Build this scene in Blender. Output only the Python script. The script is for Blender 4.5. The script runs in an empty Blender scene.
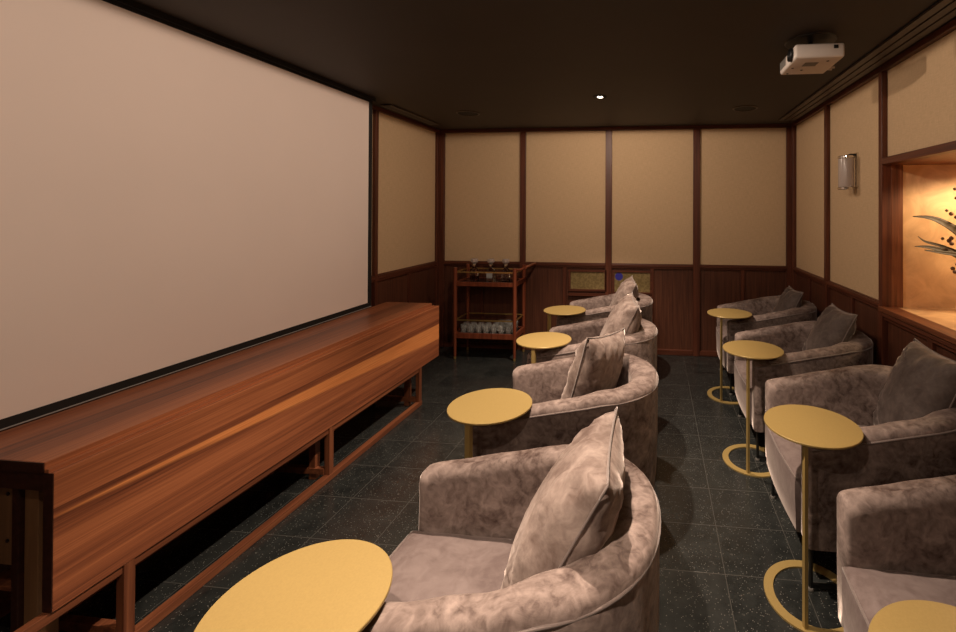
import bpy, bmesh, math, random
from mathutils import Vector, Matrix
random.seed(7)
PI = math.pi
SC = bpy.context.scene
COL = SC.collection

# ---------------------------------------------------------------- materials
def new_mat(name):
    m = bpy.data.materials.new(name); m.use_nodes = True
    nt = m.node_tree; b = nt.nodes['Principled BSDF']
    return m, nt, b
def N(nt, t, **kw):
    n = nt.nodes.new(t)
    for k, v in kw.items():
        if k in n.inputs: n.inputs[k].default_value = v
        else: setattr(n, k, v)
    return n
def L(nt, a, b): nt.links.new(a, b)
def math_n(nt, op, a, b=None, c=None, clamp=False):
    n = nt.nodes.new('ShaderNodeMath'); n.operation = op; n.use_clamp = clamp
    for i, v in enumerate((a, b, c)):
        if v is None: continue
        if isinstance(v, (int, float)): n.inputs[i].default_value = v
        else: L(nt, v, n.inputs[i])
    return n.outputs[0]
def ramp(nt, fac, stops):
    r = nt.nodes.new('ShaderNodeValToRGB'); L(nt, fac, r.inputs[0])
    els = r.color_ramp.elements
    while len(els) < len(stops): els.new(0.5)
    for e, (p, c) in zip(els, stops): e.position = p; e.color = (*c, 1)
    return r.outputs[0]
def mixc(nt, fac, a, b, mode='MIX'):
    n = nt.nodes.new('ShaderNodeMix'); n.data_type = 'RGBA'; n.blend_type = mode
    for idx, v in ((0, fac), (6, a), (7, b)):
        if isinstance(v, (int, float)): n.inputs[idx].default_value = v
        elif isinstance(v, tuple): n.inputs[idx].default_value = (*v, 1)
        else: L(nt, v, n.inputs[idx])
    return n.outputs[2]
def plain(name, col, rough=.5, metal=0., bump=0., bscale=60., var=.08, **kw):
    m, nt, b = new_mat(name)
    tc = N(nt, 'ShaderNodeTexCoord')
    no = N(nt, 'ShaderNodeTexNoise', Scale=bscale, Detail=3.); L(nt, tc.outputs['Object'], no.inputs['Vector'])
    c2 = tuple(max(0, c*(1-var)) for c in col); c3 = tuple(min(1, c*(1+var)) for c in col)
    L(nt, ramp(nt, no.outputs[0], [(.3, c2), (.7, c3)]), b.inputs['Base Color'])
    b.inputs['Roughness'].default_value = rough; b.inputs['Metallic'].default_value = metal
    for k, v in kw.items(): b.inputs[k.replace('_', ' ')].default_value = v
    if bump:
        bp = N(nt, 'ShaderNodeBump', Strength=bump, Distance=.002); L(nt, no.outputs[0], bp.inputs['Height']); L(nt, bp.outputs[0], b.inputs['Normal'])
    return m
def wood(name, dark, mid, light, axis='z', rough=.4, fine=45., along=1.6):
    m, nt, b = new_mat(name)
    tc = N(nt, 'ShaderNodeTexCoord'); mp = N(nt, 'ShaderNodeMapping')
    s = [fine]*3; s['xyz'.index(axis)] = along
    mp.inputs['Scale'].default_value = s
    L(nt, tc.outputs['Object'], mp.inputs['Vector'])
    n1 = N(nt, 'ShaderNodeTexNoise', Scale=1., Detail=5., Roughness=.6, Distortion=.6); L(nt, mp.outputs[0], n1.inputs['Vector'])
    L(nt, ramp(nt, n1.outputs[0], [(.3, dark), (.5, mid), (.72, light)]), b.inputs['Base Color'])
    b.inputs['Roughness'].default_value = rough
    b.inputs['Coat Weight'].default_value = .06; b.inputs['Coat Roughness'].default_value = .4; b.inputs['Specular IOR Level'].default_value = .35
    bp = N(nt, 'ShaderNodeBump', Strength=.15, Distance=.001); L(nt, n1.outputs[0], bp.inputs['Height']); L(nt, bp.outputs[0], b.inputs['Normal'])
    return m

def bench_wood():
    m, nt, b = new_mat('walnut_boards')
    tc = N(nt, 'ShaderNodeTexCoord'); sx = N(nt, 'ShaderNodeSeparateXYZ'); L(nt, tc.outputs['Object'], sx.inputs[0])
    X, Y, Z = sx.outputs
    v = math_n(nt, 'SUBTRACT', X, Z)
    wob = N(nt, 'ShaderNodeTexNoise', Scale=1.1, Detail=2.)
    cb = N(nt, 'ShaderNodeCombineXYZ'); L(nt, math_n(nt, 'MULTIPLY', Y, .5), cb.inputs[0]); L(nt, math_n(nt, 'MULTIPLY', v, 3.), cb.inputs[1]); L(nt, cb.outputs[0], wob.inputs['Vector'])
    board = math_n(nt, 'FLOOR', math_n(nt, 'DIVIDE', v, .088))
    wn = N(nt, 'ShaderNodeTexWhiteNoise', noise_dimensions='1D'); L(nt, board, wn.inputs['W'])
    vv = math_n(nt, 'ADD', v, math_n(nt, 'MULTIPLY', wob.outputs[0], .05))
    cs = N(nt, 'ShaderNodeCombineXYZ'); L(nt, math_n(nt, 'MULTIPLY', Y, .55), cs.inputs[0]); L(nt, math_n(nt, 'MULTIPLY', vv, 48.), cs.inputs[1]); L(nt, math_n(nt, 'MULTIPLY', wn.outputs[0], 30.), cs.inputs[2])
    st = N(nt, 'ShaderNodeTexNoise', Scale=1., Detail=6., Roughness=.65, Distortion=.3); L(nt, cs.outputs[0], st.inputs['Vector'])
    cf = N(nt, 'ShaderNodeCombineXYZ'); L(nt, math_n(nt, 'MULTIPLY', Y, 3.), cf.inputs[0]); L(nt, math_n(nt, 'MULTIPLY', vv, 220.), cf.inputs[1])
    fi = N(nt, 'ShaderNodeTexNoise', Scale=1., Detail=3.); L(nt, cf.outputs[0], fi.inputs['Vector'])
    f = math_n(nt, 'ADD', math_n(nt, 'MULTIPLY', st.outputs[0], .62), math_n(nt, 'MULTIPLY', fi.outputs[0], .38))
    f = math_n(nt, 'ADD', f, math_n(nt, 'MULTIPLY', math_n(nt, 'SUBTRACT', wn.outputs[0], .5), .22))
    col = ramp(nt, f, [(.34, (.11, .032, .015)), (.46, (.23, .072, .031)), (.58, (.34, .112, .046)), (.74, (.50, .18, .072))])
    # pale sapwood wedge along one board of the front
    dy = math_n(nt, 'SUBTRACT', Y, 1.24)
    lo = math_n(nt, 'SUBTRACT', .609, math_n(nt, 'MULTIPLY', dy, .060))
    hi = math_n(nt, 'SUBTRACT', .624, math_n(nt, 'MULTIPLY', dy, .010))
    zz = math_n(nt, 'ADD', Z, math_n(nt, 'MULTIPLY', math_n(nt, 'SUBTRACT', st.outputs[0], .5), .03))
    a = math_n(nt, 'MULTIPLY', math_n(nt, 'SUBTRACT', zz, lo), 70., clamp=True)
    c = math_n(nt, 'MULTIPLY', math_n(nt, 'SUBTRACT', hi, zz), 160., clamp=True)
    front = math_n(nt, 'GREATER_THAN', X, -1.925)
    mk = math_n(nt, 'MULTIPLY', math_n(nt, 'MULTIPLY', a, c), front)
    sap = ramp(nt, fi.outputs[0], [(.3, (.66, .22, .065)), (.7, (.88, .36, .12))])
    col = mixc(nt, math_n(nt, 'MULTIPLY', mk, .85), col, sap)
    L(nt, col, b.inputs['Base Color'])
    b.inputs['Roughness'].default_value = .42
    b.inputs['Coat Weight'].default_value = .12; b.inputs['Coat Roughness'].default_value = .35
    return m

def floor_mat():
    m, nt, b = new_mat('black_granite_tiles')
    tc = N(nt, 'ShaderNodeTexCoord'); sx = N(nt, 'ShaderNodeSeparateXYZ'); L(nt, tc.outputs['Object'], sx.inputs[0])
    def line(c, ph, step):
        t = math_n(nt, 'DIVIDE', math_n(nt, 'SUBTRACT', c, ph-10*step), step)
        fr = math_n(nt, 'FRACT', t)
        d = math_n(nt, 'MINIMUM', fr, math_n(nt, 'SUBTRACT', 1., fr))
        return math_n(nt, 'LESS_THAN', d, .0035/step*.5), math_n(nt, 'FLOOR', t)
    lx, ix = line(sx.outputs[0], .309, .33); ly, iy = line(sx.outputs[1], 2.02, .306)
    gr = math_n(nt, 'MAXIMUM', lx, ly)
    ci = N(nt, 'ShaderNodeCombineXYZ'); L(nt, ix, ci.inputs[0]); L(nt, iy, ci.inputs[1])
    wn = N(nt, 'ShaderNodeTexWhiteNoise', noise_dimensions='2D'); L(nt, ci.outputs[0], wn.inputs['Vector'])
    n1 = N(nt, 'ShaderNodeTexNoise', Scale=9., Detail=6., Roughness=.7); L(nt, tc.outputs['Object'], n1.inputs['Vector'])
    base = ramp(nt, n1.outputs[0], [(.35, (.010, .0115, .0115)), (.7, (.027, .030, .029))])
    base = mixc(nt, math_n(nt, 'MULTIPLY', wn.outputs[0], .45), base, (.035, .037, .035))
    vo = N(nt, 'ShaderNodeTexVoronoi', Scale=170.); L(nt, tc.outputs['Object'], vo.inputs['Vector'])
    vs_ = N(nt, 'ShaderNodeSeparateColor'); L(nt, vo.outputs['Color'], vs_.inputs[0])
    n2 = N(nt, 'ShaderNodeTexNoise', Scale=22.); L(nt, tc.outputs['Object'], n2.inputs['Vector'])
    sp = math_n(nt, 'MULTIPLY', math_n(nt, 'LESS_THAN', vo.outputs['Distance'], .34), math_n(nt, 'GREATER_THAN', math_n(nt, 'ADD', vs_.outputs[0], math_n(nt, 'MULTIPLY', n2.outputs[0], .25)), 1.0))
    base = mixc(nt, math_n(nt, 'MULTIPLY', sp, .6), base, (.22, .21, .19))
    base = mixc(nt, gr, base, (.065, .063, .058))
    L(nt, base, b.inputs['Base Color'])
    b.inputs['Roughness'].default_value = .2
    L(nt, math_n(nt, 'ADD', math_n(nt, 'MULTIPLY', n1.outputs[0], .2), .12), b.inputs['Roughness'])
    bp = N(nt, 'ShaderNodeBump', Strength=.2, Distance=.001); bp.invert = True; L(nt, gr, bp.inputs['Height']); L(nt, bp.outputs[0], b.inputs['Normal'])
    return m

def velvet(name, dark, light, scale=7., mott=1.):
    m, nt, b = new_mat(name)
    tc = N(nt, 'ShaderNodeTexCoord')
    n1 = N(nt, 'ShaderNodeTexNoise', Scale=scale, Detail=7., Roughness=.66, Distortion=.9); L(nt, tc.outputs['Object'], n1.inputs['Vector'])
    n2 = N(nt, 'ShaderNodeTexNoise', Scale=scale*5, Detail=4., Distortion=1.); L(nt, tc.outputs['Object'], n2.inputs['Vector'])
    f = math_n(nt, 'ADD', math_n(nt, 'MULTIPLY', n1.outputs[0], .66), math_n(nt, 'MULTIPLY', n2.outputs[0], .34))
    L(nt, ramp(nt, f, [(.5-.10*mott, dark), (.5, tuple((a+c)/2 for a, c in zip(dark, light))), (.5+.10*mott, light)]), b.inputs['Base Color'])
    b.inputs['Roughness'].default_value = .75
    b.inputs['Sheen Weight'].default_value = .6; b.inputs['Sheen Roughness'].default_value = .3
    b.inputs['Sheen Tint'].default_value = (.95, .82, .76, 1)
    b.inputs['Specular IOR Level'].default_value = .2
    bp = N(nt, 'ShaderNodeBump', Strength=.5, Distance=.006); L(nt, f, bp.inputs['Height']); L(nt, bp.outputs[0], b.inputs['Normal'])
    return m

def weave(name, a, c):
    m, nt, b = new_mat(name)
    tc = N(nt, 'ShaderNodeTexCoord')
    sx = N(nt, 'ShaderNodeSeparateXYZ'); L(nt, tc.outputs['Object'], sx.inputs[0])
    h = math_n(nt, 'ADD', sx.outputs[0], sx.outputs[1])
    cb1 = N(nt, 'ShaderNodeCombineXYZ'); L(nt, math_n(nt, 'MULTIPLY', h, 260.), cb1.inputs[0]); L(nt, math_n(nt, 'MULTIPLY', sx.outputs[2], 18.), cb1.inputs[1])
    cb2 = N(nt, 'ShaderNodeCombineXYZ'); L(nt, math_n(nt, 'MULTIPLY', h, 18.), cb2.inputs[0]); L(nt, math_n(nt, 'MULTIPLY', sx.outputs[2], 260.), cb2.inputs[1])
    n1 = N(nt, 'ShaderNodeTexNoise', Scale=1.); L(nt, cb1.outputs[0], n1.inputs['Vector'])
    n2 = N(nt, 'ShaderNodeTexNoise', Scale=1.); L(nt, cb2.outputs[0], n2.inputs['Vector'])
    f = math_n(nt, 'MULTIPLY', math_n(nt, 'ADD', n1.outputs[0], n2.outputs[0]), .5)
    L(nt, ramp(nt, f, [(.38, a), (.62, c)]), b.inputs['Base Color'])
    b.inputs['Roughness'].default_value = .85; b.inputs['Specular IOR Level'].default_value = .15
    bp = N(nt, 'ShaderNodeBump', Strength=.2, Distance=.001); L(nt, f, bp.inputs['Height']); L(nt, bp.outputs[0], b.inputs['Normal'])
    return m

def emis(name, col, s):
    m, nt, b = new_mat(name)
    b.inputs['Base Color'].default_value = (*col, 1)
    b.inputs['Emission Color'].default_value = (*col, 1); b.inputs['Emission Strength'].default_value = s
    return m
def glass(name, col=(1, 1, 1), rough=.02, tr=1.):
    m, nt, b = new_mat(name)
    b.inputs['Base Color'].default_value = (*col, 1); b.inputs['Transmission Weight'].default_value = tr
    b.inputs['Roughness'].default_value = rough; b.inputs['IOR'].default_value = 1.48
    return m

M = {}
M['mah'] = wood('mahogany_upright', (.055, .016, .009), (.10, .030, .016), (.155, .048, .024), 'z')
M['mah_x'] = wood('mahogany_crosswise', (.055, .016, .009), (.10, .030, .016), (.155, .048, .024), 'x')
M['mah_y'] = wood('mahogany_lengthwise', (.055, .016, .009), (.10, .030, .016), (.155, .048, .024), 'y')
M['dado'] = wood('wainscot_veneer', (.058, .021, .013), (.095, .034, .019), (.135, .050, .027), 'z', .42, 60., 2.)
M['dark'] = wood('dark_stained_wood', (.018, .006, .004), (.03, .010, .007), (.045, .016, .010), 'y')
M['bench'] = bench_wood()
M['bframe'] = wood('walnut_frame', (.09, .028, .013), (.17, .056, .025), (.27, .097, .041), 'y', .42)
M['bframe_z'] = wood('walnut_frame_upright', (.09, .028, .013), (.17, .056, .025), (.27, .097, .041), 'z', .42)
M['ply'] = wood('pale_plywood', (.10, .05, .022), (.16, .08, .036), (.22, .115, .052), 'z', .6, 20.)
M['cartw'] = wood('reddish_cart_wood', (.11, .026, .012), (.19, .048, .022), (.27, .078, .036), 'z', .35)
M['floor'] = floor_mat()
M['ceil'] = plain('dark_brown_ceiling_paint', (.034, .025, .019), .65, bscale=3., var=.05)
M['wallp'] = plain('brown_wall_paint', (.12, .08, .05), .8)
M['fabric'] = weave('beige_wall_fabric', (.57, .41, .25), (.66, .48, .30))
M['screen'] = plain('matte_projection_cloth', (.86, .74, .69), .9, bscale=1.5, var=.02, Specular_IOR_Level=.1)
M['black'] = plain('black_border', (.004, .004, .004), .7)
M['grey'] = plain('pale_grey_bar', (.35, .33, .32), .5)
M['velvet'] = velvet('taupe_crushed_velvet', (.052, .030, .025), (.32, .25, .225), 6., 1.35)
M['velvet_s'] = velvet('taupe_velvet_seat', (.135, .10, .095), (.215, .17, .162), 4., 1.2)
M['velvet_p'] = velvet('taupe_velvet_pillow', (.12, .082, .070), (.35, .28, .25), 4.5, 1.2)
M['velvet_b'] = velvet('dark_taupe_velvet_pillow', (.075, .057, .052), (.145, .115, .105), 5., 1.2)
M['pipe'] = plain('taupe_velvet_piping', (.17, .13, .118), .7, Sheen_Weight=.4)
M['blackm'] = plain('black_metal', (.008, .008, .008), .4)
M['gold'] = plain('matte_gold_lacquer', (.355, .25, .088), .42, .2, bscale=220., var=.05, bump=.05)
M['brass'] = plain('brass_rail', (.75, .50, .18), .3, .85)
M['chrome'] = plain('polished_chrome', (.75, .72, .68), .15, 1., var=.02)
M['white'] = plain('off_white_plastic', (.60, .54, .50), .45, bscale=20., var=.03)
M['greyp'] = plain('grey_plastic', (.16, .15, .14), .5)
M['lens'] = plain('dark_lens', (.01, .012, .02), .05)
M['lamp'] = emis('lit_lamp', (1., .82, .6), 30.)
M['frost'] = plain('frosted_glass', (.58, .49, .45), .25, var=.03, Transmission_Weight=.25)
M['glass'] = glass('clear_glass')
M['tglass'] = glass('tumbler_glass', (.9, .9, .88), .06, .88)
M['dglass'] = plain('dark_glass_shelf', (.01, .01, .012), .08)
M['wine'] = plain('dark_spirit', (.05, .012, .006), .1)
M['labelm'] = plain('pale_label', (.42, .42, .42), .5)
M['leaf'] = plain('dried_leaf', (.05, .028, .009), .6, bscale=30., var=.4)
M['stem'] = plain('dried_stem', (.13, .075, .03), .7)
M['berry'] = plain('dried_berry', (.13, .055, .02), .5, bscale=50., var=.3)
M['ceramic'] = plain('dark_ceramic', (.03, .025, .02), .35)
M['siding'] = plain('wall_clock_metal', (.2, .2, .2), .4)
def plaster():
    m, nt, b = new_mat('gold_marbled_plaster')
    tc = N(nt, 'ShaderNodeTexCoord')
    n1 = N(nt, 'ShaderNodeTexNoise', Scale=5., Detail=6., Roughness=.6, Distortion=2.2); L(nt, tc.outputs['Object'], n1.inputs['Vector'])
    L(nt, ramp(nt, n1.outputs[0], [(.35, (.60, .35, .18)), (.5, (.68, .41, .21)), (.65, (.76, .48, .25))]), b.inputs['Base Color'])
    b.inputs['Roughness'].default_value = .45
    return m
M['plaster'] = plaster()
def amber():
    m, nt, b = new_mat('amber_patterned_glass')
    tc = N(nt, 'ShaderNodeTexCoord')
    vo = N(nt, 'ShaderNodeTexVoronoi', Scale=45.); L(nt, tc.outputs['Object'], vo.inputs['Vector'])
    n1 = N(nt, 'ShaderNodeTexNoise', Scale=14., Detail=4.); L(nt, tc.outputs['Object'], n1.inputs['Vector'])
    f = math_n(nt, 'ADD', math_n(nt, 'MULTIPLY', vo.outputs['Distance'], .6), math_n(nt, 'MULTIPLY', n1.outputs[0], .6))
    L(nt, ramp(nt, f, [(.3, (.15, .105, .045)), (.55, (.20, .145, .06)), (.8, (.27, .20, .09))]), b.inputs['Base Color'])
    b.inputs['Roughness'].default_value = .3
    return m
M['amber'] = amber()
M['bluerefl'] = emis('blue_reflection', (.03, .025, .26), .05)  # reflection in the glass, painted as a dim emissive colour

# ---------------------------------------------------------------- geometry helpers
def link(name, bm, mat, parent=None, smooth=False, auto=None):
    me = bpy.data.meshes.new(name)
    bmesh.ops.recalc_face_normals(bm, faces=bm.faces)
    if smooth:
        for f in bm.faces: f.smooth = True
        if auto:
            for e in bm.edges:
                if len(e.link_faces) == 2 and e.calc_face_angle(0) > auto: e.smooth = False
    bm.to_mesh(me); bm.free()
    me.materials.append(mat)
    o = bpy.data.objects.new(name, me); COL.objects.link(o)
    if parent is not None: o.parent = parent
    return o
def box(bm, x0, x1, y0, y1, z0, z1):
    vs = [bm.verts.new((x, y, z)) for x in (x0, x1) for y in (y0, y1) for z in (z0, z1)]
    for f in ((0, 1, 3, 2), (4, 6, 7, 5), (0, 4, 5, 1), (2, 3, 7, 6), (0, 2, 6, 4), (1, 5, 7, 3)):
        bm.faces.new([vs[i] for i in f])
    return vs
def bbox(name, dims, mat, parent=None, bev=.003):
    bm = bmesh.new(); box(bm, *dims)
    if bev: bmesh.ops.bevel(bm, geom=bm.edges[:], offset=bev, segments=2, affect='EDGES', profile=.5)
    return link(name, bm, mat, parent)
def tube(bm, pts, r, seg=10, closed=False):
    pts = [Vector(p) for p in pts]; n = len(pts); rings = []
    prev = None
    for i, p in enumerate(pts):
        a = pts[(i-1) % n] if (closed or i > 0) else p
        b = pts[(i+1) % n] if (closed or i < n-1) else p
        t = (b-a).normalized()
        if prev is None:
            u = t.orthogonal().normalized()
        else:
            u = (prev - t*prev.dot(t)); u = u.normalized() if u.length > 1e-6 else t.orthogonal().normalized()
        prev = u; w = t.cross(u)
        rr = r[i] if isinstance(r, (list, tuple)) else r
        rings.append([bm.verts.new(p+(u*math.cos(2*PI*k/seg)+w*math.sin(2*PI*k/seg))*rr) for k in range(seg)])
    for i in range(n if closed else n-1):
        A, B = rings[i], rings[(i+1) % n]
        for k in range(seg): bm.faces.new((A[k], A[(k+1) % seg], B[(k+1) % seg], B[k]))
    if not closed:
        bm.faces.new(rings[0][::-1]); bm.faces.new(rings[-1])
def lathe(bm, prof, c=(0, 0, 0), seg=32, mtx=None):
    rings = []
    for r, z in prof:
        if r < 1e-5: vs = [bm.verts.new((0, 0, z))]
        else: vs = [bm.verts.new((r*math.cos(2*PI*k/seg), r*math.sin(2*PI*k/seg), z)) for k in range(seg)]
        rings.append(vs)
    for A, B in zip(rings, rings[1:]):
        for k in range(seg):
            a, b = A[k % len(A)], A[(k+1) % len(A)]; d, e = B[k % len(B)], B[(k+1) % len(B)]
            vs = []
            for v in (a, b, e, d):
                if v not in vs: vs.append(v)
            if len(vs) > 2:
                try: bm.faces.new(vs)
                except ValueError: pass
    mt = (mtx or Matrix()).copy(); mt = Matrix.Translation(c) @ mt
    bmesh.ops.transform(bm, matrix=mt, verts=[v for r in rings for v in r])
def empty(name, loc=(0, 0, 0), rz=0):
    o = bpy.data.objects.new(name, None); o.location = loc; o.rotation_euler = (0, 0, rz)
    o.empty_display_size = .1
    COL.objects.link(o); return o
def tag(o, label, cat, group=None, kind=None):
    o['label'] = label; o['category'] = cat
    if group: o['group'] = group
    if kind: o['kind'] = kind
    return o
def struct(o): o['kind'] = 'structure'; return o
def copy_tree(o, parent=None):
    c = o.copy(); COL.objects.link(c)
    if parent is not None: c.parent = parent
    for ch in list(o.children): copy_tree(ch, c)
    return c

# ---------------------------------------------------------------- room dimensions
XL, XR, YB, YF, ZC = -2.555, 1.4825, 5.026, -2.4, 2.55
ZD0, ZD1, ZT = .945, 1.010, 2.512
# floor and ceiling
struct(bbox('floor', (XL-.2, 2.7, YF-.2, YB+.2, -.1, 0), M['floor'], None, 0))
cz = bmesh.new(); box(cz, XL-.2, XR+.2, YF-.2, YB+.2, ZC, ZC+.1)
struct(link('ceiling', cz, M['ceil']))
# walls
wb = struct(bbox('wall_back', (XL-.12, XR+.12, YB+.03, YB+.15, 0, ZC), M['wallp'], None, 0))
wl = struct(bbox('wall_left', (XL-.15, XL-.03, YF, YB+.03, 0, ZC), M['wallp'], None, 0))
wf = struct(bbox('wall_front', (XL-.12, XR+.12, YF-.12, YF, 0, ZC), M['wallp'], None, 0))
AY0, AY1, AZ0, AZ1 = 1.15, 3.055, .985, 1.905      # alcove opening
bm = bmesh.new()
box(bm, XR+.02, XR+.10, YF, YB+.03, 0, AZ0-.01); box(bm, XR+.02, XR+.10, YF, YB+.03, AZ1+.01, ZC)
box(bm, XR+.02, XR+.10, YF, AY0-.02, AZ0-.01, AZ1+.01); box(bm, XR+.02, XR+.10, AY1+.02, YB+.03, AZ0-.01, AZ1+.01)
wr = struct(link('wall_right', bm, M['wallp']))

def panel_x(par, x0, x1, z0, z1, y, mat, name):       # on the back wall
    return bbox(name, (x0, x1, y, y+.012, z0, z1), mat, par, .003)
def wall_back():
    posts = [(-2.562, -2.474), (-1.557, -1.492), (-.566, -.492), (.412, .488), (1.409, 1.503)]
    for a, b in posts: bbox('post', (a, b, YB-.022, YB+.03, 0, ZT), M['mah'], wb)
    bbox('top_rail', (XL, XR, YB-.03, YB+.03, ZT, ZC), M['mah_x'], wb)
    for (a, b), (c, d) in zip(posts, posts[1:]):
        panel_x(wb, b-.005, c+.005, ZD1-.01, ZT+.005, YB+.008, M['fabric'], 'fabric_panel')
        bbox('dado_rail', (b, c, YB-.014, YB+.03, ZD0+.012, ZD1), M['mah_x'], wb)
        bbox('dado_cap', (b-.001, c+.001, YB-.026, YB-.010, ZD0+.030, ZD1-.008), M['mah_x'], wb, .004)
        mid = (b+c)/2
        bbox('stile', (mid-.022, mid+.022, YB-.012, YB+.03, .05, ZD0+.02), M['mah'], wb)
        bbox('baseboard', (b, c, YB-.016, YB+.03, 0, .06), M['mah_x'], wb)
        for p, q in ((b, mid-.022), (mid+.022, c)):
            panel_x(wb, p-.004, q+.004, .05, ZD0+.02, YB+.010, M['dado'], 'wainscot_panel')
wall_back()
# two framed amber panes in the wainscot
def pane(x0, x1, z0, z1, label, glow=False):
    r = empty('display_window', ((x0+x1)/2, YB, z0)); tag(r, label, 'window', None)
    cx = (x0+x1)/2
    bmf = bmesh.new(); t = .022
    for d in ((x0-cx, x1-cx, z0-t-z0, 0), (x0-cx, x1-cx, z1-z0, z1-z0+t), (x0-t-cx, x0-cx, -t, z1-z0+t), (x1-cx, x1+t-cx, -t, z1-z0+t)):
        box(bmf, d[0], d[1], -.022, .009, d[2], d[3])
    link('frame', bmf, M['mah_x'], r)
    bb = bmesh.new(); box(bb, x0-cx, x1-cx, -.006, .006, 0, z1-z0); link('pane', bb, M['amber'], r)
    bb = bmesh.new(); box(bb, x0-t-cx, x1+t-cx, -.03, .009, -.075, -.045); link('ledge', bb, M['mah_x'], r)
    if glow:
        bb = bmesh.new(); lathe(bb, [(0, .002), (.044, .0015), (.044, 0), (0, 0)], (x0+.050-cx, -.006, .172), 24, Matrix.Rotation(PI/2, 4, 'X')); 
        o = link('blue_reflection', bb, M['bluerefl'], r); o['label'] = 'blue reflection painted as a glowing spot'  # glowing disc painted in place of a reflection on the pane
pane(-.962, -.572, .712, .910, 'small amber glass window in the back wainscot, left one, no blue spot')
pane(-.460, -.062, .690, .912, 'small amber glass window in the back wainscot with a painted blue reflection', True)

# right wall
def wall_right():
    posts = [(4.93, 5.03), (4.005, 4.055), (3.055, 3.102), (1.10, 1.148), (.10, .145), (-.90, -.855), (-1.9, -1.855)]
    for a, b in posts:
        bbox('post', (XR-.028, XR+.03, a, b, 0, ZT), M['mah'], wr)
    bbox('top_rail', (XR-.03, XR+.03, YF, YB, ZT, ZC), M['mah_y'], wr)
    prev = posts
    for (c, d), (a, b) in zip(posts, posts[1:]):
        y0, y1 = b, c
        niche = abs(b-1.148) < .01
        panel = (XR+.006, XR+.02)
        if niche:
            bbox('fabric_panel', (*panel, y0, y1, AZ1+.03, ZT+.005), M['fabric'], wr)
            bbox('lintel', (XR-.03, XR+.03, y0, y1, AZ1, AZ1+.045), M['mah_y'], wr)
        else:
            bbox('fabric_panel', (*panel, y0, y1, ZD1-.01, ZT+.005), M['fabric'], wr)
        top = ZD1 if not niche else .958
        bbox('dado_rail', (XR-.014, XR+.02, y0, y1, top-.055, top), M['mah_y'], wr)
        bbox('dado_cap', (XR-.028, XR-.010, y0, y1, top-.032, top-.006), M['mah_y'], wr, .004)
        n = 2 if not niche else 4
        ms = [y0+(y1-y0)*k/n for k in range(1, n)]
        for mdy in ms: bbox('stile', (XR-.012, XR+.02, mdy-.022, mdy+.022, .05, top-.05), M['mah'], wr)
        es = [y0]+ms+[y1]
        for p, q in zip(es, es[1:]): bbox('wainscot_panel', (XR+.008, XR+.02, p, q, .05, top-.04), M['dado'], wr)
        bbox('baseboard', (XR-.016, XR+.02, y0, y1, 0, .06), M['mah_y'], wr)
wall_right()
# alcove
bm = bmesh.new()
box(bm, XR+.10, 2.55, AY1+.015, AY1+.10, .93, 1.97)          # far end wall
box(bm, 2.50, 2.60, AY0-.1, AY1+.02, .93, 1.97)              # deep wall
box(bm, XR+.10, 2.55, AY0-.12, AY0-.02, .93, 1.97)
box(bm, XR+.06, 2.55, AY0-.02, AY1+.02, .93, AZ0)            # ledge
struct(link('wall_alcove', bm, M['plaster']))
struct(bbox('ceiling_alcove', (XR+.02, 2.55, AY0-.02, AY1+.02, AZ1, AZ1+.06), M['bframe'], None, 0))
struct(bbox('trim_1', (XR+.03, XR+.102, AY1, AY1+.045, AZ0-.01, AZ1+.01), M['bframe_z'], None))
struct(bbox('trim_2', (XR-.04, XR+.065, AY0, AY1+.03, AZ0-.028, AZ0+.003), M['bframe'], None, .004))
# left wall
def wall_left():
    posts = [(4.962, 5.03), (3.803, 3.850), (2.6, 2.645), (1.4, 1.445), (.2, .245), (-1., -.955)]
    for a, b in posts: bbox('post', (XL-.03, XL+.022, a, b, 0, ZT), M['mah'], wl)
    bbox('top_rail', (XL-.03, XL+.024, YF, YB, ZT, ZC), M['mah_y'], wl)
    for (c, d), (a, b) in zip(posts, posts[1:]):
        bbox('fabric_panel', (XL-.02, XL-.006, b, c, ZD1-.01, ZT+.005), M['fabric'], wl)
        bbox('dado_rail', (XL-.03, XL+.014, b, c, ZD0, ZD1), M['mah_y'], wl)
        bbox('dado_cap', (XL+.010, XL+.026, b, c, ZD0+.022, ZD1-.008), M['mah_y'], wl, .004)
        mdy = (b+c)/2
        bbox('stile', (XL-.03, XL+.012, mdy-.022, mdy+.022, .05, ZD0), M['mah'], wl)
        for p, q in ((b, mdy), (mdy, c)): bbox('wainscot_panel', (XL-.03, XL-.008, p, q, .05, ZD0+.01), M['dado'], wl)
        bbox('baseboard', (XL-.03, XL+.016, b, c, 0, .06), M['mah_y'], wl)
wall_left()

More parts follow.
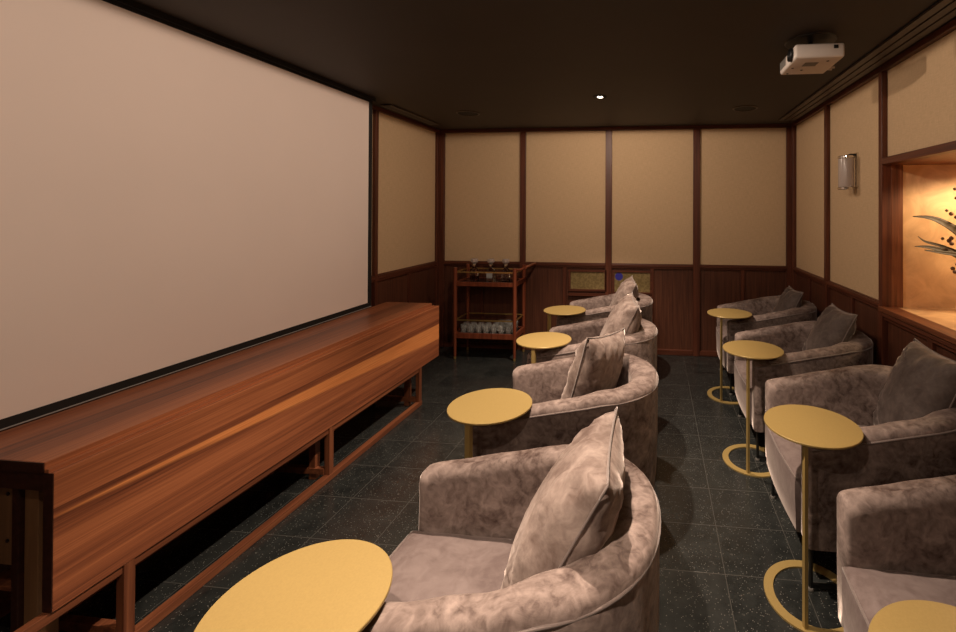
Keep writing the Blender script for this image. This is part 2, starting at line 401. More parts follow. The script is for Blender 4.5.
# ---------------------------------------------------------------- ceiling fittings
def slot_vent(x0, x1, y0, y1, label):
    r = empty('slot_vent', ((x0+x1)/2, (y0+y1)/2, ZC)); h = (x1-x0)/2; k = (y1-y0)/2
    tag(r, label, 'vent', None)
    bm = bmesh.new(); box(bm, -h, h, -k, k, -.004, .002); link('backing', bm, M['black'], r)
    n = 3
    for i in range(n):
        c = -h+(2*h)*(i+.5)/n
        bm = bmesh.new(); box(bm, c-.022, c+.022, -k, k, -.014, -.003); link('slat', bm, M['ceil2'], r)
M['ceil2'] = plain('brown_vent_metal', (.075, .055, .04), .45)
slot_vent(1.255, 1.425, -1.2, 4.75, 'long dark slotted ceiling vent beside the right wall')
slot_vent(-2.45, -2.36, 3.75, 4.65, 'short dark slotted ceiling vent at the left back corner')
def speaker(x, y, label):
    r = empty('ceiling_speaker', (x, y, ZC)); tag(r, label, 'speaker', 'flush ceiling speakers')
    bm = bmesh.new(); lathe(bm, [(0, -.004), (.098, -.004), (.098, 0), (0, 0)], seg=40); link('grille', bm, M['black'], r, True, .6)
    bm = bmesh.new(); lathe(bm, [(.098, 0), (.098, -.008), (.112, -.006), (.112, 0)], seg=40); link('rim', bm, M['ceil2'], r, True, .6)
speaker(-1.821, 4.169, 'round flush ceiling speaker near the back left corner, above the bar cart')
speaker(.814, 4.201, 'round flush ceiling speaker near the back right, farther than the projector')

LC = (1.0, .78, .60)
def downlight(x, y, label, power, first=None):
    if first is None:
        r = empty('recessed_downlight', (x, y, ZC))
        bm = bmesh.new(); lathe(bm, [(.028, -.006), (.045, -.008), (.060, -.003), (.060, 0), (.028, 0), (.028, -.006)], seg=36); link('trim_ring', bm, M['black'], r, True, .7)
        bm = bmesh.new(); lathe(bm, [(0, -.003), (.024, -.003), (.026, 0), (0, 0)], seg=28); link('lamp', bm, M['lamp'], r, True, .7)
    else:
        r = copy_tree(first); r.location = (x, y, ZC)
    tag(r, label, 'downlight', 'downlights along the ceiling')
    ld = bpy.data.lights.new('downlight_beam', 'SPOT'); ld.energy = power; ld.color = LC
    ld.energy = power*HEMI; ld.spot_size = math.radians(179.5); ld.spot_blend = .03; ld.shadow_soft_size = .022
    lo = bpy.data.objects.new('downlight_beam', ld); COL.objects.link(lo); lo.location = (x, y, ZC-.03)
    ld = bpy.data.lights.new('downlight_core', 'SPOT'); ld.energy = power*CORE; ld.color = LC
    ld.spot_size = math.radians(90); ld.spot_blend = .6; ld.shadow_soft_size = .022
    lo = bpy.data.objects.new('downlight_core', ld); COL.objects.link(lo); lo.location = (x, y, ZC-.03)
    return r
PW = 100; HEMI = .40; CORE = 2.4
d0 = downlight(-.463, 3.672, 'lit recessed downlight in the ceiling, the one visible before the back wall', PW*.8)
downlight(-.463, 1.90, 'lit recessed downlight above the second armchair, just above the picture', PW, d0)
downlight(-.463, .10, 'lit recessed downlight above the camera', PW*.8, d0)
downlight(-.463, -1.7, 'added unseen fill downlight near the rear wall behind the camera', PW*.5, d0)  # unseen lamp added as fill light from behind the camera

# ---------------------------------------------------------------- projection screen
r = empty('projection_screen', (-2.38, 2.0, .83)); tag(r, 'large blank projection screen with black border on the left wall', 'projection screen')
y0, y1 = .49-2., 3.480-2.
bm = bmesh.new(); box(bm, -.006, 0, y0, y1, 0, 1.672); link('screen_surface', bm, M['screen'], r)
bm = bmesh.new()
box(bm, -.02, .004, y0-.04, y1+.042, -.034, 0); box(bm, -.02, .004, y1, y1+.042, 0, 1.672); box(bm, -.02, .004, y0-.04, y0, 0, 1.672)
box(bm, -.02, .004, y0-.04, y1+.042, 1.672, 1.690)
link('black_border', bm, M['black'], r)
bm = bmesh.new(); box(bm, -.09, .02, y0-.06, y1+.06, 1.69, 1.719); link('housing', bm, M['black'], r)
bm = bmesh.new(); box(bm, -.012, .006, y0-.04, y1+.042, -.0385, -.034); link('weight_bar', bm, M['grey'], r)

# ---------------------------------------------------------------- console bench
r = empty('console_bench', (0, 0, 0)); tag(r, 'long low walnut console bench with draped front board below the screen', 'bench')
def part(name, d, mat, bev=.002, p=None): return bbox(name, d, mat, p or r, bev)
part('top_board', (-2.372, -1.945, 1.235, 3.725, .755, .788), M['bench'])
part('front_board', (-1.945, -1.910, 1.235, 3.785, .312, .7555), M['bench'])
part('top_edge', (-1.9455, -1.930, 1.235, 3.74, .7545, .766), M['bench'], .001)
part('end_apron', (-2.37, -1.947, 1.242, 1.262, .690, .755), M['dark'])
part('end_apron', (-2.37, -1.947, 3.690, 3.720, .690, .755), M['bframe'])
part('front_edge_lip', (-1.945, -1.9105, 1.2325, 1.2352, .313, .755), M['dark'], 0)
for y in (1.265, 2.455, 3.465):
    if y > 1.3: part('leg', (-2.045, -2.005, y+.0, y+.04, 0.0, .755), M['bframe_z'])
    part('leg', (-2.345, -2.305, y+.0, y+.04, 0.0, .755), M['bframe_z'])
for y in (1.430, 2.453, 3.462): part('front_post', (-1.945, -1.912, y, y+.036, .035, .312), M['bframe_z'])
for y in (1.44, 2.45, 3.46): part('crossbar', (-2.345, -1.945, y, y+.03, .035, .07), M['bframe'])
part('floor_rail', (-1.945, -1.908, .60, 3.50, 0, .035), M['bframe'])
part('floor_rail', (-2.345, -2.31, 1.265, 3.50, 0, .035), M['bframe'])
part('lower_rail', (-1.945, -1.918, 1.05, 3.50, .278, .311), M['bframe'])
part('leg', (-2.112, -2.085, 1.262, 1.300, 0.0, .691), M['dark'])
part('inner_post', (-2.083, -2.030, 1.275, 1.330, 0.0, .691), M['ply'])
part('end_strip', (-2.372, -1.946, 1.2325, 1.2355, .7555, .7865), M['dark'], 0)
part('inner_board', (-2.09, -2.075, 1.30, 3.45, .30, .70), M['ply'])
bm = bmesh.new(); box(bm, -2.30, -2.112, 1.268, 1.283, .42, .69)
pl = link('bracket_plate', bm, M['ply'], r); pl['label'] = 'pale plywood plate with two screws'
for z in (.655, .50):
    bm = bmesh.new(); lathe(bm, [(0, 0), (.006, 0), (.006, .003), (0, .003)], (-2.135, 1.268, z), 12, Matrix.Rotation(PI/2, 4, 'X')); link('screw', bm, M['blackm'], pl)
part('mid_shelf', (-2.30, -1.95, 1.30, 3.45, .30, .315), M['bframe'])

# ---------------------------------------------------------------- armchairs
def path_pts(LEN=.412, XB=.455, W=.37, T=.11, xs=.06, nst=9, ncv=30):
    """centre line of the U, from the far (+y) arm front, round the back, to the near arm front"""
    w = W-T/2; a = XB-T/2-xs; pts = []
    e = [0, .006, .016, .035]
    xs0 = [-LEN+v for v in e]
    k = [-LEN+.035+(xs+LEN-.035)*i/nst for i in range(1, nst)]
    st = [(x, w) for x in xs0+k]
    sg = lambda q, e_: math.copysign(abs(q)**e_, q)
    cv = [(xs+a*sg(math.sin(PI*i/ncv), .88), w*sg(math.cos(PI*i/ncv), .88)) for i in range(ncv+1)]
    return st+cv+[(x, -y) for x, y in st[::-1]], e
def height(x):
    u = (x+.412)/.60
    u = max(0, min(1, u)); return .643+.118*(u*(1.05-.05*u*u) if u < 1 else 1)
def shell(name, par):
    pts, e = path_pts(); n = len(pts); T = .11; bm = bmesh.new(); rings = []
    def prof(h, wk):
        q = []
        q.append((-.050, .215)); q.append((-.053, .30)); q.append((-.055, .45)); q.append((-.055, h-.075)); q.append((-.055, h-.045))
        for k in range(1, 7):
            t = PI/2*k/6; q.append((-.055+.045*(1-math.cos(t)), h-.045+.045*math.sin(t)))
        q.append((.008, h-.001))
        for k in range(1, 6):
            t = PI/2*k/5; q.append((.024+.031*math.sin(t), h-.036+.034*math.cos(t)))
        q.append((.0545, h-.06)); q.append((.053, .45)); q.append((.048, .30)); q.append((.040, .20)); q.append((0, .197))
        return q
    for i, (x, y) in enumerate(pts):
        a = Vector(pts[max(i-1, 0)]); b = Vector(pts[min(i+1, n-1)]); t = (b-a).normalized(); nrm = Vector((-t.y, t.x))
        if nrm.dot(Vector((x-.0, y))) < 0 and abs(y) > .05: nrm = -nrm
        if abs(y) <= .05: nrm = Vector((1, 0)) if nrm.x > 0 else -nrm
        h = height(x)
        k = min(i, n-1-i); s = [.80, .92, .98, 1.][k] if k < 4 else 1.
        ring = []
        zc = (h+.2)/2
        wk = max(0, min(1, (x-.02)/.25)); wk = wk*wk*(3-2*wk)
        for off, z in prof(h, wk):
            off *= .94+.06*wk
            if off < .02: off -= .035*wk*(.02-off)/.075
            if s < 1: off = off*s; z = zc+(z-zc)*(1-(1-s)*.18)
            ring.append(bm.verts.new((x+nrm.x*off, y+nrm.y*off, z)))
        rings.append(ring)
    m = len(rings[0])
    for A, B in zip(rings, rings[1:]):
        for k in range(m): bm.faces.new((A[k], A[(k+1) % m], B[(k+1) % m], B[k]))
    bm.faces.new(rings[0]); bm.faces.new(rings[-1][::-1])
    # gentle creases of the upholstery
    for v in bm.verts:
        if v.co.z > .3:
            v.co.z += .003*math.sin(v.co.x*31+v.co.y*17)*math.sin(v.co.y*23+1)
            d = .002*math.sin(v.co.z*40+v.co.x*29+v.co.y*13); v.co.x += d; v.co.y += d*(1 if v.co.y > 0 else -1)
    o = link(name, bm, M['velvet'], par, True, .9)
    # piping along the outer top edge, down the fronts
    def off(x, y, i, k, dz):
        a = Vector(pts[max(i-1, 0)]); b = Vector(pts[min(i+1, n-1)]); t = (b-a).normalized(); nrm = Vector((-t.y, t.x))
        if nrm.dot(Vector((x, y))) < 0: nrm = -nrm
        return (x+nrm.x*k, y+nrm.y*k, height(x)+dz)
    P = [off(x, y, i, .0535, -.034) for i, (x, y) in enumerate(pts) if i >= 2 and i < n-2]
    bm = bmesh.new(); tube(bm, P, .0045, 8)
    link('piping', bm, M['pipe'], par, True)
    return o
def cushion(par):
    bm = bmesh.new()
    # plan outline: straight sides, rounded back, slightly bowed front
    out = []
    hw, xf, xb, xs = .262, -.434, .315, .05
    for i in range(9): t = i/8; out.append((xf-.012*math.sin(PI*t), hw-2*hw*t)) if 0 < i < 8 else out.append((xf, hw-2*hw*t))
    for i in range(1, 8): out.append((xf+(xs-xf)*i/8, -hw))
    for i in range(17): t = -PI/2+PI*i/16; out.append((xs+(xb-xs)*math.cos(t), hw*math.sin(t)))
    for i in range(1, 8): out.append((xs+(xf-xs)*i/8, hw))
    cx, cy = -.06, 0
    def ring(sc, z): return [bm.verts.new((cx+(x-cx)*sc, cy+(y-cy)*sc, z)) for x, y in out]
    R = [ring(.93, .200), ring(.97, .203), ring(.985, .215), ring(.99, .29), ring(1, .36), ring(1, .428), ring(.985, .446), ring(.95, .455), ring(.8, .461), ring(.5, .466), ring(.2, .468)]
    m = len(out)
    for A, B in zip(R, R[1:]):
        for k in range(m): bm.faces.new((A[k], A[(k+1) % m], B[(k+1) % m], B[k]))
    bm.faces.new(R[0][::-1]); bm.faces.new(R[-1])
    for v in bm.verts:
        if v.co.z > .445: v.co.z += .002*math.sin(v.co.x*37+v.co.y*20)
    c = link('seat_cushion', bm, M['velvet_s'], par, True, 1.0)
    bm = bmesh.new(); tube(bm, [(cx+(x-cx)*.993, y*.993, .441) for x, y in out], .004, 8, True)
    link('seat_piping', bm, M['pipe'], c, True)
def make_chair():
    root = empty('velvet_armchair')
    shell('upholstered_shell', root); cushion(root)
    for y in (-.305, .305):
        for x in (-.380, .22):
            bm = bmesh.new(); tube(bm, [(x, y, .012), (x, y, .212)], .0095, 12); lg = link('leg', bm, M['blackm'], root, True, .8)
            bm = bmesh.new(); lathe(bm, [(0, 0), (.014, 0), (.015, .006), (.012, .012), (0, .012)], (x, y, 0), 16); link('glide', bm, M['greyp'], lg, True, .7)
        bm = bmesh.new(); box(bm, -.380, .22, y-.007, y+.007, .012, .026); link('sled_bar', bm, M['blackm'], root)
    return root
chair = make_chair()
A = [(-.440, 1.27, 'taupe velvet barrel armchair nearest the camera in the left row', 0),
     (-.440, 2.335, 'taupe velvet barrel armchair in the left row, second from the camera', 0),
     (-.440, 3.26, 'taupe velvet barrel armchair in the left row, third from the camera', 0),
     (-.480, 4.33, 'taupe velvet barrel armchair in the left row, farthest, before the amber windows', 0)]
B = [(1.020, 1.27, 'taupe velvet barrel armchair in the right row, nearest, cut by the picture edge', 0),
     (1.020, 2.285, 'taupe velvet barrel armchair in the right row beside the alcove, second nearest', 0),
     (1.020, 3.275, 'taupe velvet barrel armchair in the right row, third from the camera, below the sconce', 0),
     (1.020, 4.305, 'taupe velvet barrel armchair in the back right corner by the wainscot', 0)]
for i, (x, y, lab, rz) in enumerate(A+B):
    c = chair if i == 0 else copy_tree(chair)
    c.location = (x, y, 0); c.rotation_euler = (0, 0, rz)
    if i >= 4: c.scale = (.955, 1, 1)
    tag(c, lab, 'armchair', 'armchairs of the left row' if i < 4 else 'armchairs of the right row')

# ---------------------------------------------------------------- pillows
def pillow_mesh(w, h, t, seed, mat, root):
    rnd = random.Random(seed); n = 22; bm = bmesh.new(); ph = [rnd.uniform(0, 6) for _ in range(8)]
    grid = {}
    for s in (1, -1):
        for i in range(n+1):
            for j in range(n+1):
                u = -1+2*i/n; v = -1+2*j/n
                if s == -1 and (i in (0, n) or j in (0, n)): grid[s, i, j] = grid[1, i, j]; continue
                ed = (1-u*u)*(1-v*v)
                x = u*w/2*(1-.07*(1-v*v)); z = v*h/2*(1-.07*(1-u*u))
                th = t/2*max(0, ed)**.42
                # wrinkles running in from the corners and the edges
                wr = .011*math.sin(14*(u+v)+ph[0]+2*math.sin(3*u+ph[1]))*abs(u*v)**.5 + .009*math.sin(17*(u-v)+ph[2])*abs(u*v)
                wr += .007*math.sin(11*u+ph[3])*v*v+.007*math.sin(12*v+ph[4])*u*u
                th = th+wr*min(1, ed*5)
                grid[s, i, j] = bm.verts.new((x, s*th, z))
        for i in range(n):
            for j in range(n):
                q = (grid[s, i, j], grid[s, i+1, j], grid[s, i+1, j+1], grid[s, i, j+1])
                bm.faces.new(q if s == -1 else q[::-1])
    o = link('cover', bm, mat, root, True)
    # seam piping
    P = []
    def pt(u, v): return (u*w/2*(1-.07*(1-v*v)), 0, v*h/2*(1-.07*(1-u*u)))
    for k in range(16): P.append(pt(-1+k/8, -1))
    for k in range(16): P.append(pt(1, -1+k/8))
    for k in range(16): P.append(pt(1-k/8, 1))
    for k in range(16): P.append(pt(-1, 1-k/8))
    bm = bmesh.new(); tube(bm, P, .0035, 6, True); link('piping', bm, M['pipe'], root, True)
def pillow(bot, topc, right, w, h, t, seed, mat, label, group):
    """bot/topc: middle points of the bottom and top edge; right: direction of the width"""
    root = empty('throw_pillow')
    pillow_mesh(w, h, t, seed, mat, root)
    bot = Vector(bot); topc = Vector(topc)
    up = (topc-bot).normalized(); rt = Vector(right); rt = (rt-up*rt.dot(up)).normalized(); nn = up.cross(rt)
    mt = Matrix((rt, nn, up)).transposed().to_4x4(); c = bot+up*h/2
    mt.translation = c
    root.matrix_world = mt
    tag(root, label, 'pillow', group)
gA, gB = 'throw pillows on the left row of armchairs', 'throw pillows on the right row of armchairs'
pillow((-.39, 1.265, .455), (-.13, 1.275, .925), (-.06, -1, -.17), .43, .56, .23, 1, M['velvet_p'], 'taupe velvet pillow leaning in the armchair nearest the camera, left row', gA)
pillow((-.40, 2.325, .44), (-.26, 2.34, .93), (-.52, -1, -.42), .44, .54, .21, 2, M['velvet_p'], 'taupe velvet pillow turned to the camera on the second armchair, left row', gA)
pillow((-.385, 3.24, .455), (-.14, 3.25, .98), (.10, -1, -.16), .44, .56, .23, 3, M['velvet_p'], 'taupe velvet pillow with bright tip on the third armchair, left row', gA)
pillow((-.43, 4.32, .455), (-.20, 4.33, .95), (.10, -1, -.14), .42, .53, .21, 4, M['velvet_p'], 'taupe velvet pillow on the farthest left armchair, in front of the painted blue reflection', gA)
pillow((1.07, 1.27, .46), (1.29, 1.27, .92), (-.1, -1, 0), .42, .50, .17, 8, M['velvet_b'], 'dark taupe velvet pillow in the nearest right armchair, outside the picture edge', gB)
pillow((1.145, 2.285, .46), (1.345, 2.285, .925), (-.08, -1, -.06), .46, .52, .21, 5, M['velvet_b'], 'large dark taupe velvet pillow at the right picture edge, below the alcove', gB)
pillow((1.08, 3.27, .455), (1.31, 3.28, .925), (-.05, -1, -.03), .44, .52, .19, 6, M['velvet_b'], 'dark taupe velvet pillow on the right armchair below the sconce', gB)
pillow((1.10, 4.31, .455), (1.30, 4.32, .88), (-.0, -1, -.02), .40, .47, .15, 7, M['velvet_b'], 'dark taupe velvet pillow on the armchair in the back right corner', gB)

# ---------------------------------------------------------------- side tables
def make_table(turned):
    root = empty('side_table')
    bm = bmesh.new(); lathe(bm, [(0, .706), (.184, .706), (.188, .709), (.188, .7145), (.1865, .7163), (0, .7163)], seg=72)
    link('tabletop', bm, M['gold'], root, True, .5)
    bm = bmesh.new(); lathe(bm, [(.150, 0), (.188, 0), (.188, .007), (.150, .007), (.150, 0)], seg=72)
    link('ring_base', bm, M['gold'], root, True, .5)
    bm = bmesh.new(); a = .0075 if turned else .0115
    vs = box(bm, -a, a, -a, a, .006, .707)
    if turned: bmesh.ops.rotate(bm, verts=vs, matrix=Matrix.Rotation(math.radians(45), 3, 'Z'))
    bmesh.ops.translate(bm, verts=vs, vec=(.168, 0, 0)); link('post', bm, M['gold'], root)
    return root
tb = [make_table(False), make_table(True)]; used = set()
T = [(-.798, .937, 262, 'round gold side table cut by the bottom edge, nearest in the left row', 0),
     (-.747, 1.973, 259, 'round gold side table between the first and second left armchairs', 0),
     (-.761, 3.009, 261, 'round gold side table between the second and third left armchairs', 0),
     (-.806, 3.928, 229, 'farthest gold side table in the left row with a bright highlight', 0),
     (.610, .905, 244, 'round gold side table at the bottom right corner, mostly cut off', 1),
     (.648, 1.942, 244, 'large round gold side table in the right row with its ring base visible', 1),
     (.624, 2.962, 249, 'round gold side table in the right row, third from the camera', 1),
     (.641, 3.980, 238, 'farthest gold side table in the right row before the corner armchair', 1)]
for i, (x, y, a, lab, g) in enumerate(T):
    t = tb[g] if g not in used else copy_tree(tb[g]); used.add(g)
    t.location = (x, y, 0); t.rotation_euler = (0, 0, math.radians(a))
    tag(t, lab, 'side table', 'gold side tables')

# ---------------------------------------------------------------- bar cart
r = empty('bar_cart', (-1.82, 4.785, 0)); tag(r, 'reddish wood two tier bar cart with brass rails in the back left corner', 'bar cart')
LX, LY = .33, .165
def cpart(name, bm, mat, p=None, s=True): return link(name, bm, mat, p or r, s, .7)
for sx in (-1, 1):
    for sy in (-1, 1):
        bm = bmesh.new(); tube(bm, [(sx*LX, sy*LY, .03), (sx*LX, sy*LY, .5), (sx*LX, sy*LY, .985)], [.014, .021, .021], 16)
        lg = cpart('leg', bm, M['cartw'])
        bm = bmesh.new(); lathe(bm, [(0, 0), (.012, .0), (.015, .012), (.012, .032), (0, .032)], (sx*LX, sy*LY, 0), 16); cpart('caster', bm, M['brass'], lg)
for z0, z1, zr in ((.788, .832, .936), (.228, .282, .420)):
    bm = bmesh.new()
    box(bm, -LX, LX, -LY-.012, -LY+.012, z0, z1); box(bm, -LX, LX, LY-.012, LY+.012, z0, z1)
    box(bm, -LX-.012, -LX+.012, -LY, LY, z0, z1); box(bm, LX-.012, LX+.012, -LY, LY, z0, z1)
    cpart('shelf_frame', bm, M['cartw'], None, False)
    bm = bmesh.new(); box(bm, -LX+.01, LX-.01, -LY+.01, LY-.01, z1-.018, z1-.008); cpart('shelf_glass', bm, M['dglass'], None, False)
    bm = bmesh.new(); c = .0065
    for d in ((-LX, LX, -LY-.004, -LY+.004), (-LX, LX, LY-.004, LY+.004), (-LX-.004, -LX+.004, -LY, LY), (LX-.004, LX+.004, -LY, LY)):
        box(bm, d[0], d[1], d[2], d[3], zr-c, zr+c)
    cpart('brass_rail', bm, M['brass'], None, False)
bm = bmesh.new()
for sy in (-1, 1): tube(bm, [(LX, sy*LY, .965), (LX+.07, sy*LY, .975), (LX+.125, sy*LY, 1.0)], .013, 12)
tube(bm, [(LX+.125, -LY-.02, 1.0), (LX+.125, LY+.02, 1.0)], .014, 12)
cpart('handle', bm, M['cartw'])
# decanters
def decanter(x, y, kind, label):
    root = empty('decanter', (x, y, .8245)); tag(root, label, 'decanter', 'decanters on the cart')
    hw = .043
    bm = bmesh.new()
    def sq(s, z, rr=.2):
        vs = []
        for k in range(16):
            t = 2*PI*(k+.5)/16; c, q = math.cos(t), math.sin(t); p = (abs(c)**4+abs(q)**4)**(-.25)
            vs.append(bm.verts.new((c*p*s, q*p*s, z)))
        return vs
    R = [sq(hw*.93, 0), sq(hw, .006), sq(hw, .105), sq(hw*.85, .125), sq(.018, .14), sq(.014, .165), sq(.021, .178)]
    for P, Q in zip(R, R[1:]):
        for k in range(16): bm.faces.new((P[k], P[(k+1) % 16], Q[(k+1) % 16], Q[k]))
    bm.faces.new(R[0][::-1]); bm.faces.new(R[-1])
    link('bottle', bm, M['glass'], root, True, .6)
    bm = bmesh.new(); lathe(bm, [(0, .179), (.014, .179), (.018, .188), (.036, .198), (.042, .206), (.042, .230), (.034, .240), (0, .240)], seg=8); link('stopper', bm, M['frost'], root)
    if kind == 1:
        bm = bmesh.new(); box(bm, -.034, .034, -hw-.003, -hw-.0005, .03, .095); o = link('label_plate', bm, M['labelm'], root)
        o['label'] = 'pale square label on the bottle front'
    else:
        bm = bmesh.new(); box(bm, -hw*.8, hw*.8, -hw*.8, hw*.8, .008, .055 if kind == 0 else .03); link('spirit', bm, M['wine'], root)
decanter(-2.012, 4.80, 0, 'square glass decanter with faceted stopper, left one on the cart top')
decanter(-1.822, 4.80, 1, 'square glass decanter with pale label, middle one on the cart top')
decanter(-1.650, 4.80, 2, 'square glass decanter with faceted stopper, right one on the cart top')
# tumblers on the lower tier
bm = bmesh.new(); lathe(bm, [(0, 0), (.027, 0), (.030, .01), (.034, .088), (.032, .088), (.0275, .014), (0, .012)], seg=20)
tum = link('glass_tumbler', bm, M['tglass'], None, True, .7)
k = 0
rows = ['front', 'second', 'third', 'rearmost']
spots = [(i, j) for j in (0, 1) for i in range(7)]+[(i, j) for j in (2, 3) for i in range(4, 7)]
ordn = ['first', 'second', 'third', 'fourth', 'fifth', 'sixth', 'rightmost']
for i, j in spots:
    o = tum if k == 0 else tum.copy()
    if k: COL.objects.link(o)
    o.location = (-1.82-.255+.084*i+random.uniform(-.003, .003), 4.785-.115+.077*j, .2745)
    tag(o, 'clear glass tumbler on the lower cart tier, %s row, %s from the left' % (rows[j], ordn[i]) if i < 6 else 'clear glass tumbler on the lower cart tier, %s row, at the right end' % rows[j], 'glass', 'tumblers on the lower cart tier')
    k += 1

# ---------------------------------------------------------------- projector
r = empty('projector', (.857, 2.59, 2.41)); tag(r, 'white video projector hanging from the dark ceiling', 'projector')
bm = bmesh.new(); box(bm, -.125, .125, -.15, .15, .0, .076)
bmesh.ops.bevel(bm, geom=bm.edges[:], offset=.012, segments=3, affect='EDGES', profile=.5)
link('housing', bm, M['white'], r, True, .5)
RX = Matrix.Rotation(-PI/2, 4, 'Y')
bm = bmesh.new(); lathe(bm, [(.028, 0), (.036, 0), (.036, .016), (.034, .018), (.030, .006), (.028, 0)], (-.122, -.082, .040), 28, RX); ln = link('lens_ring', bm, M['blackm'], r, True, .6)
bm = bmesh.new(); lathe(bm, [(0, .006), (.018, .004), (.030, 0), (.030, -.002), (0, -.002)], (-.127, -.082, .040), 28, RX); link('lens', bm, M['lens'], ln, True, .6)
bm = bmesh.new()
for k in range(7): box(bm, -.128, -.1245, .03+.016*k, .038+.016*k, .022, .066)
link('side_grille', bm, M['greyp'], r)
bm = bmesh.new(); box(bm, .068, .090, -.1525, -.1495, .046, .064); link('port', bm, M['blackm'], r)
bm = bmesh.new(); box(bm, -.05, .02, -.07, -.01, -.0015, .001); link('base_label', bm, M['greyp'], r)
for x, y in ((-.09, .12), (-.03, .06), (.06, -.09), (-.09, .02)):
    bm = bmesh.new(); lathe(bm, [(0, -.002), (.007, -.002), (.007, .001), (0, .001)], (x, y, 0), 12); link('screw_hole', bm, M['blackm'], r)
for x, y in ((.125, .09), (.128, .055)):
    bm = bmesh.new(); tube(bm, [(x-.01, y, .012), (x+.022, y, .010)], .007, 10); link('cable_plug', bm, M['white'], r)
bm = bmesh.new(); tube(bm, [(0, 0, .07), (0, 0, .136)], .014, 14); box(bm, -.06, .06, -.05, .05, .0745, .082); link('mount_pole', bm, M['blackm'], r)
bm = bmesh.new(); lathe(bm, [(0, .133), (.13, .133), (.135, .1395), (0, .1395)], (0, 0, 0), 36); link('ceiling_plate', bm, M['blackm'], r, True, .6)

# ---------------------------------------------------------------- wall sconce
r = empty('wall_sconce', (XR+.006, 3.50, 1.765)); tag(r, 'unlit glass cylinder wall sconce with chrome caps on the right wall', 'sconce')
bm = bmesh.new(); box(bm, -.014, .0, -.035, .035, .02, .275); link('back_plate', bm, M['chrome'], r)
bm = bmesh.new(); lathe(bm, [(0, .018), (.050, .018), (.052, .03), (.052, .225), (.050, .235), (0, .235)], (-.075, 0, 0), 32); link('glass_shade', bm, M['frost'], r, True, .7)
for z in (0, .232):
    bm = bmesh.new(); lathe(bm, [(0, z), (.052, z), (.056, z+.004), (.056, z+.016), (.052, z+.02), (0, z+.02)], (-.075, 0, 0), 32); link('chrome_cap', bm, M['chrome'], r, True, .5)
bm = bmesh.new(); tube(bm, [(-.005, 0, .26), (-.04, 0, .262), (-.075, 0, .25)], .009, 10); link('bracket', bm, M['blackm'], r)

# ---------------------------------------------------------------- dried plant in the alcove
vx, vy = 2.03, 2.92
bm = bmesh.new(); lathe(bm, [(0, 0), (.045, 0), (.07, .03), (.085, .10), (.06, .19), (.028, .25), (.032, .29), (.024, .29), (.02, .25), (.0, .24)], (0, 0, 0), 32)
v = link('vase', bm, M['ceramic'], None, True, .6); v.location = (vx, vy, AZ0); tag(v, 'dark ceramic vase on the alcove ledge, beyond the right picture edge', 'vase')
pr = empty('dried_branch', (vx, vy, AZ0)); tag(pr, 'dried branch with long curled leaves and berries in the lit alcove', 'dried plant')
def P3(px_dx, dz, dy=0): return Vector((px_dx, dy, dz))
def leaf(pts, wd, nm='leaf'):
    """curved blade: pts = midrib, wd = half widths"""
    bm = bmesh.new(); rows = []
    n = len(pts)
    fine = []
    for i in range(n-1):
        for k in range(5):
            t = k/5; fine.append((pts[i].lerp(pts[i+1], t), wd[i]*(1-t)+wd[i+1]*t))
    fine.append((pts[-1], wd[-1]))
    # smooth the midrib
    ps = [f[0] for f in fine]
    for _ in range(6): ps = [ps[0]]+[(ps[i-1]+ps[i]*2+ps[i+1])/4 for i in range(1, len(ps)-1)]+[ps[-1]]
    for i, p in enumerate(ps):
        t = (ps[min(i+1, len(ps)-1)]-ps[max(i-1, 0)]).normalized()
        side = t.cross(Vector((0, -1, .5))).normalized(); w = fine[i][1]
        up = side.cross(t)
        rows.append([bm.verts.new(p+side*w*s+up*(w*.35*abs(s))) for s in (-1, -.5, 0, .5, 1)]+[bm.verts.new(p+side*w*s+up*(w*.35*abs(s))-up*.0012) for s in (1, .5, 0, -.5, -1)])
    for A_, B_ in zip(rows, rows[1:]):
        for k in range(10): bm.faces.new((A_[k], A_[(k+1) % 10], B_[(k+1) % 10], B_[k]))
    bm.faces.new(rows[0]); bm.faces.new(rows[-1][::-1])
    link(nm, bm, M['leaf'], pr, True)
leaf([P3(0, .28), P3(-.08, .38), P3(-.185, .462), P3(-.22, .505), P3(-.31, .562), P3(-.38, .585), P3(-.46, .588)], [.012, .022, .030, .030, .022, .012, .003])
leaf([P3(0, .28), P3(-.10, .31), P3(-.19, .335), P3(-.25, .372), P3(-.37, .402), P3(-.45, .405)], [.010, .018, .020, .018, .012, .002])
leaf([P3(0, .28, -.02), P3(-.12, .33, -.02), P3(-.22, .36, -.04), P3(-.33, .372, -.03), P3(-.41, .385, -.03)], [.010, .018, .016, .010, .003])
leaf([P3(-.10, .32), P3(-.22, .385, .02), P3(-.33, .42, .02), P3(-.385, .432, .02), P3(-.42, .465, .02)], [.008, .010, .010, .007, .002])
stems = [[P3(0, .25), P3(-.12, .40), P3(-.19, .60), P3(-.235, .75)], [P3(0, .25), P3(-.10, .40, .02), P3(-.18, .50, .03), P3(-.265, .62, .03)],
         [P3(0, .25), P3(-.10, .29, -.02), P3(-.18, .30, -.03), P3(-.23, .27, -.03)], [P3(0, .25), P3(-.02, .5, 0), P3(.03, .75, .02)], [P3(-.17, .48, .02), P3(-.21, .46, .02), P3(-.27, .45, .02)]]
rb = random.Random(4)
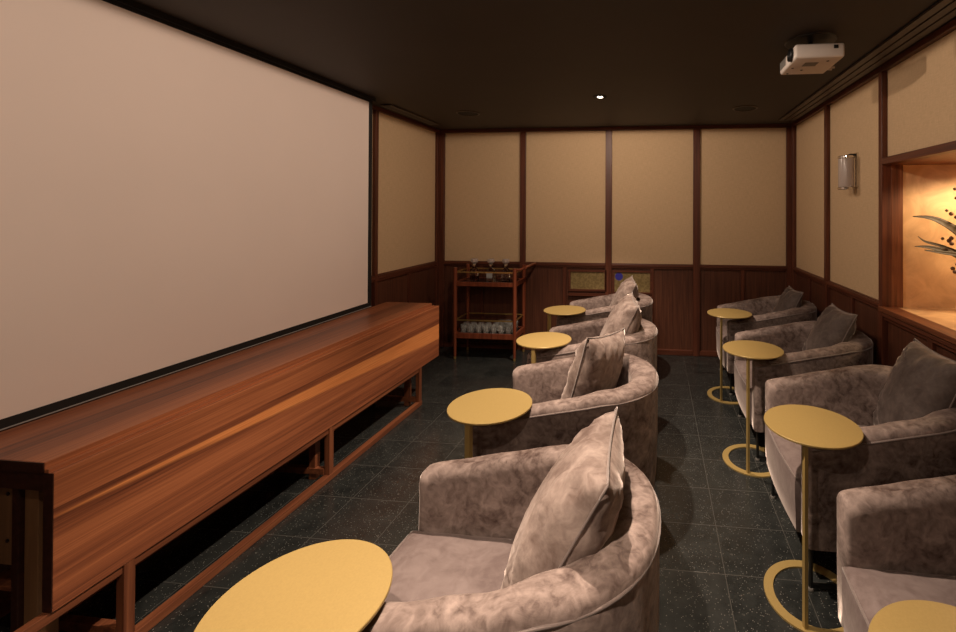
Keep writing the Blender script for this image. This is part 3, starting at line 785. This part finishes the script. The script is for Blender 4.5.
for (x, z) in [(-.235, .755), (-.225, .70), (-.27, .625), (-.23, .605), (-.222, .585), (-.21, .66), (-.20, .62), (-.275, .452), (-.23, .455), (-.25, .425), (-.20, .44), (-.22, .27), (-.235, .255), (-.20, .295), (-.19, .56), (-.185, .41), (-.24, .44)]:
    bm = bmesh.new(); rr = rb.uniform(.009, .014)
    lathe(bm, [(0, -rr), (rr*.7, -rr*.7), (rr, 0), (rr*.7, rr*.7), (0, rr)], (x, rb.uniform(-.03, .03), z), 14); link('berry', bm, M['berry'], pr, True)

# alcove lamp
r = empty('recessed_downlight', (2.0, 2.74, AZ1)); tag(r, 'small recessed downlight in the alcove ceiling above the dried branch', 'downlight')
bm = bmesh.new(); lathe(bm, [(0, -.003), (.024, -.003), (.030, 0), (0, 0)], seg=24); link('lamp', bm, M['lamp'], r, True, .7)
ld = bpy.data.lights.new('alcove_beam', 'SPOT'); ld.energy = 36; ld.color = (1., .72, .40); ld.spot_size = math.radians(160); ld.spot_blend = .2; ld.shadow_soft_size = .12
lo = bpy.data.objects.new('alcove_beam', ld); COL.objects.link(lo); lo.location = (2.0, 2.74, AZ1-.03)
lo.rotation_euler = (0, 0, 0)

# ---------------------------------------------------------------- camera, world, view
f, cx, cy, yaw, pitch, roll = 445.903, 608.204, 208.163, .106108, .006392, .003375
c_, s_ = math.cos(yaw), math.sin(yaw)
right = Vector((c_, s_, 0)); fwd = Vector((-s_, c_, 0)); up = Vector((0, 0, 1))
f2 = fwd*math.cos(pitch)+up*math.sin(pitch); u2 = up*math.cos(pitch)-fwd*math.sin(pitch)
r3 = right*math.cos(roll)+u2*math.sin(roll); u3 = u2*math.cos(roll)-right*math.sin(roll)
cam = bpy.data.cameras.new('camera'); co = bpy.data.objects.new('camera', cam); COL.objects.link(co)
mw = Matrix((r3, u3, -f2)).transposed().to_4x4(); mw.translation = (0, 0, 1.6); co.matrix_world = mw
cam.sensor_fit = 'HORIZONTAL'; cam.sensor_width = 36; cam.lens = 36*f/956
cam.shift_x = (478-cx)/956; cam.shift_y = -(316-cy)/956
cam.clip_start = .02
SC.camera = co
w = bpy.data.worlds.new('world'); SC.world = w; w.use_nodes = True
w.node_tree.nodes['Background'].inputs[0].default_value = (.01, .008, .006, 1)
SC.view_settings.view_transform = 'Standard'; SC.view_settings.look = 'None'; SC.view_settings.gamma = 1
SC.view_settings.use_curve_mapping = False
SC.view_settings.exposure = 0.0
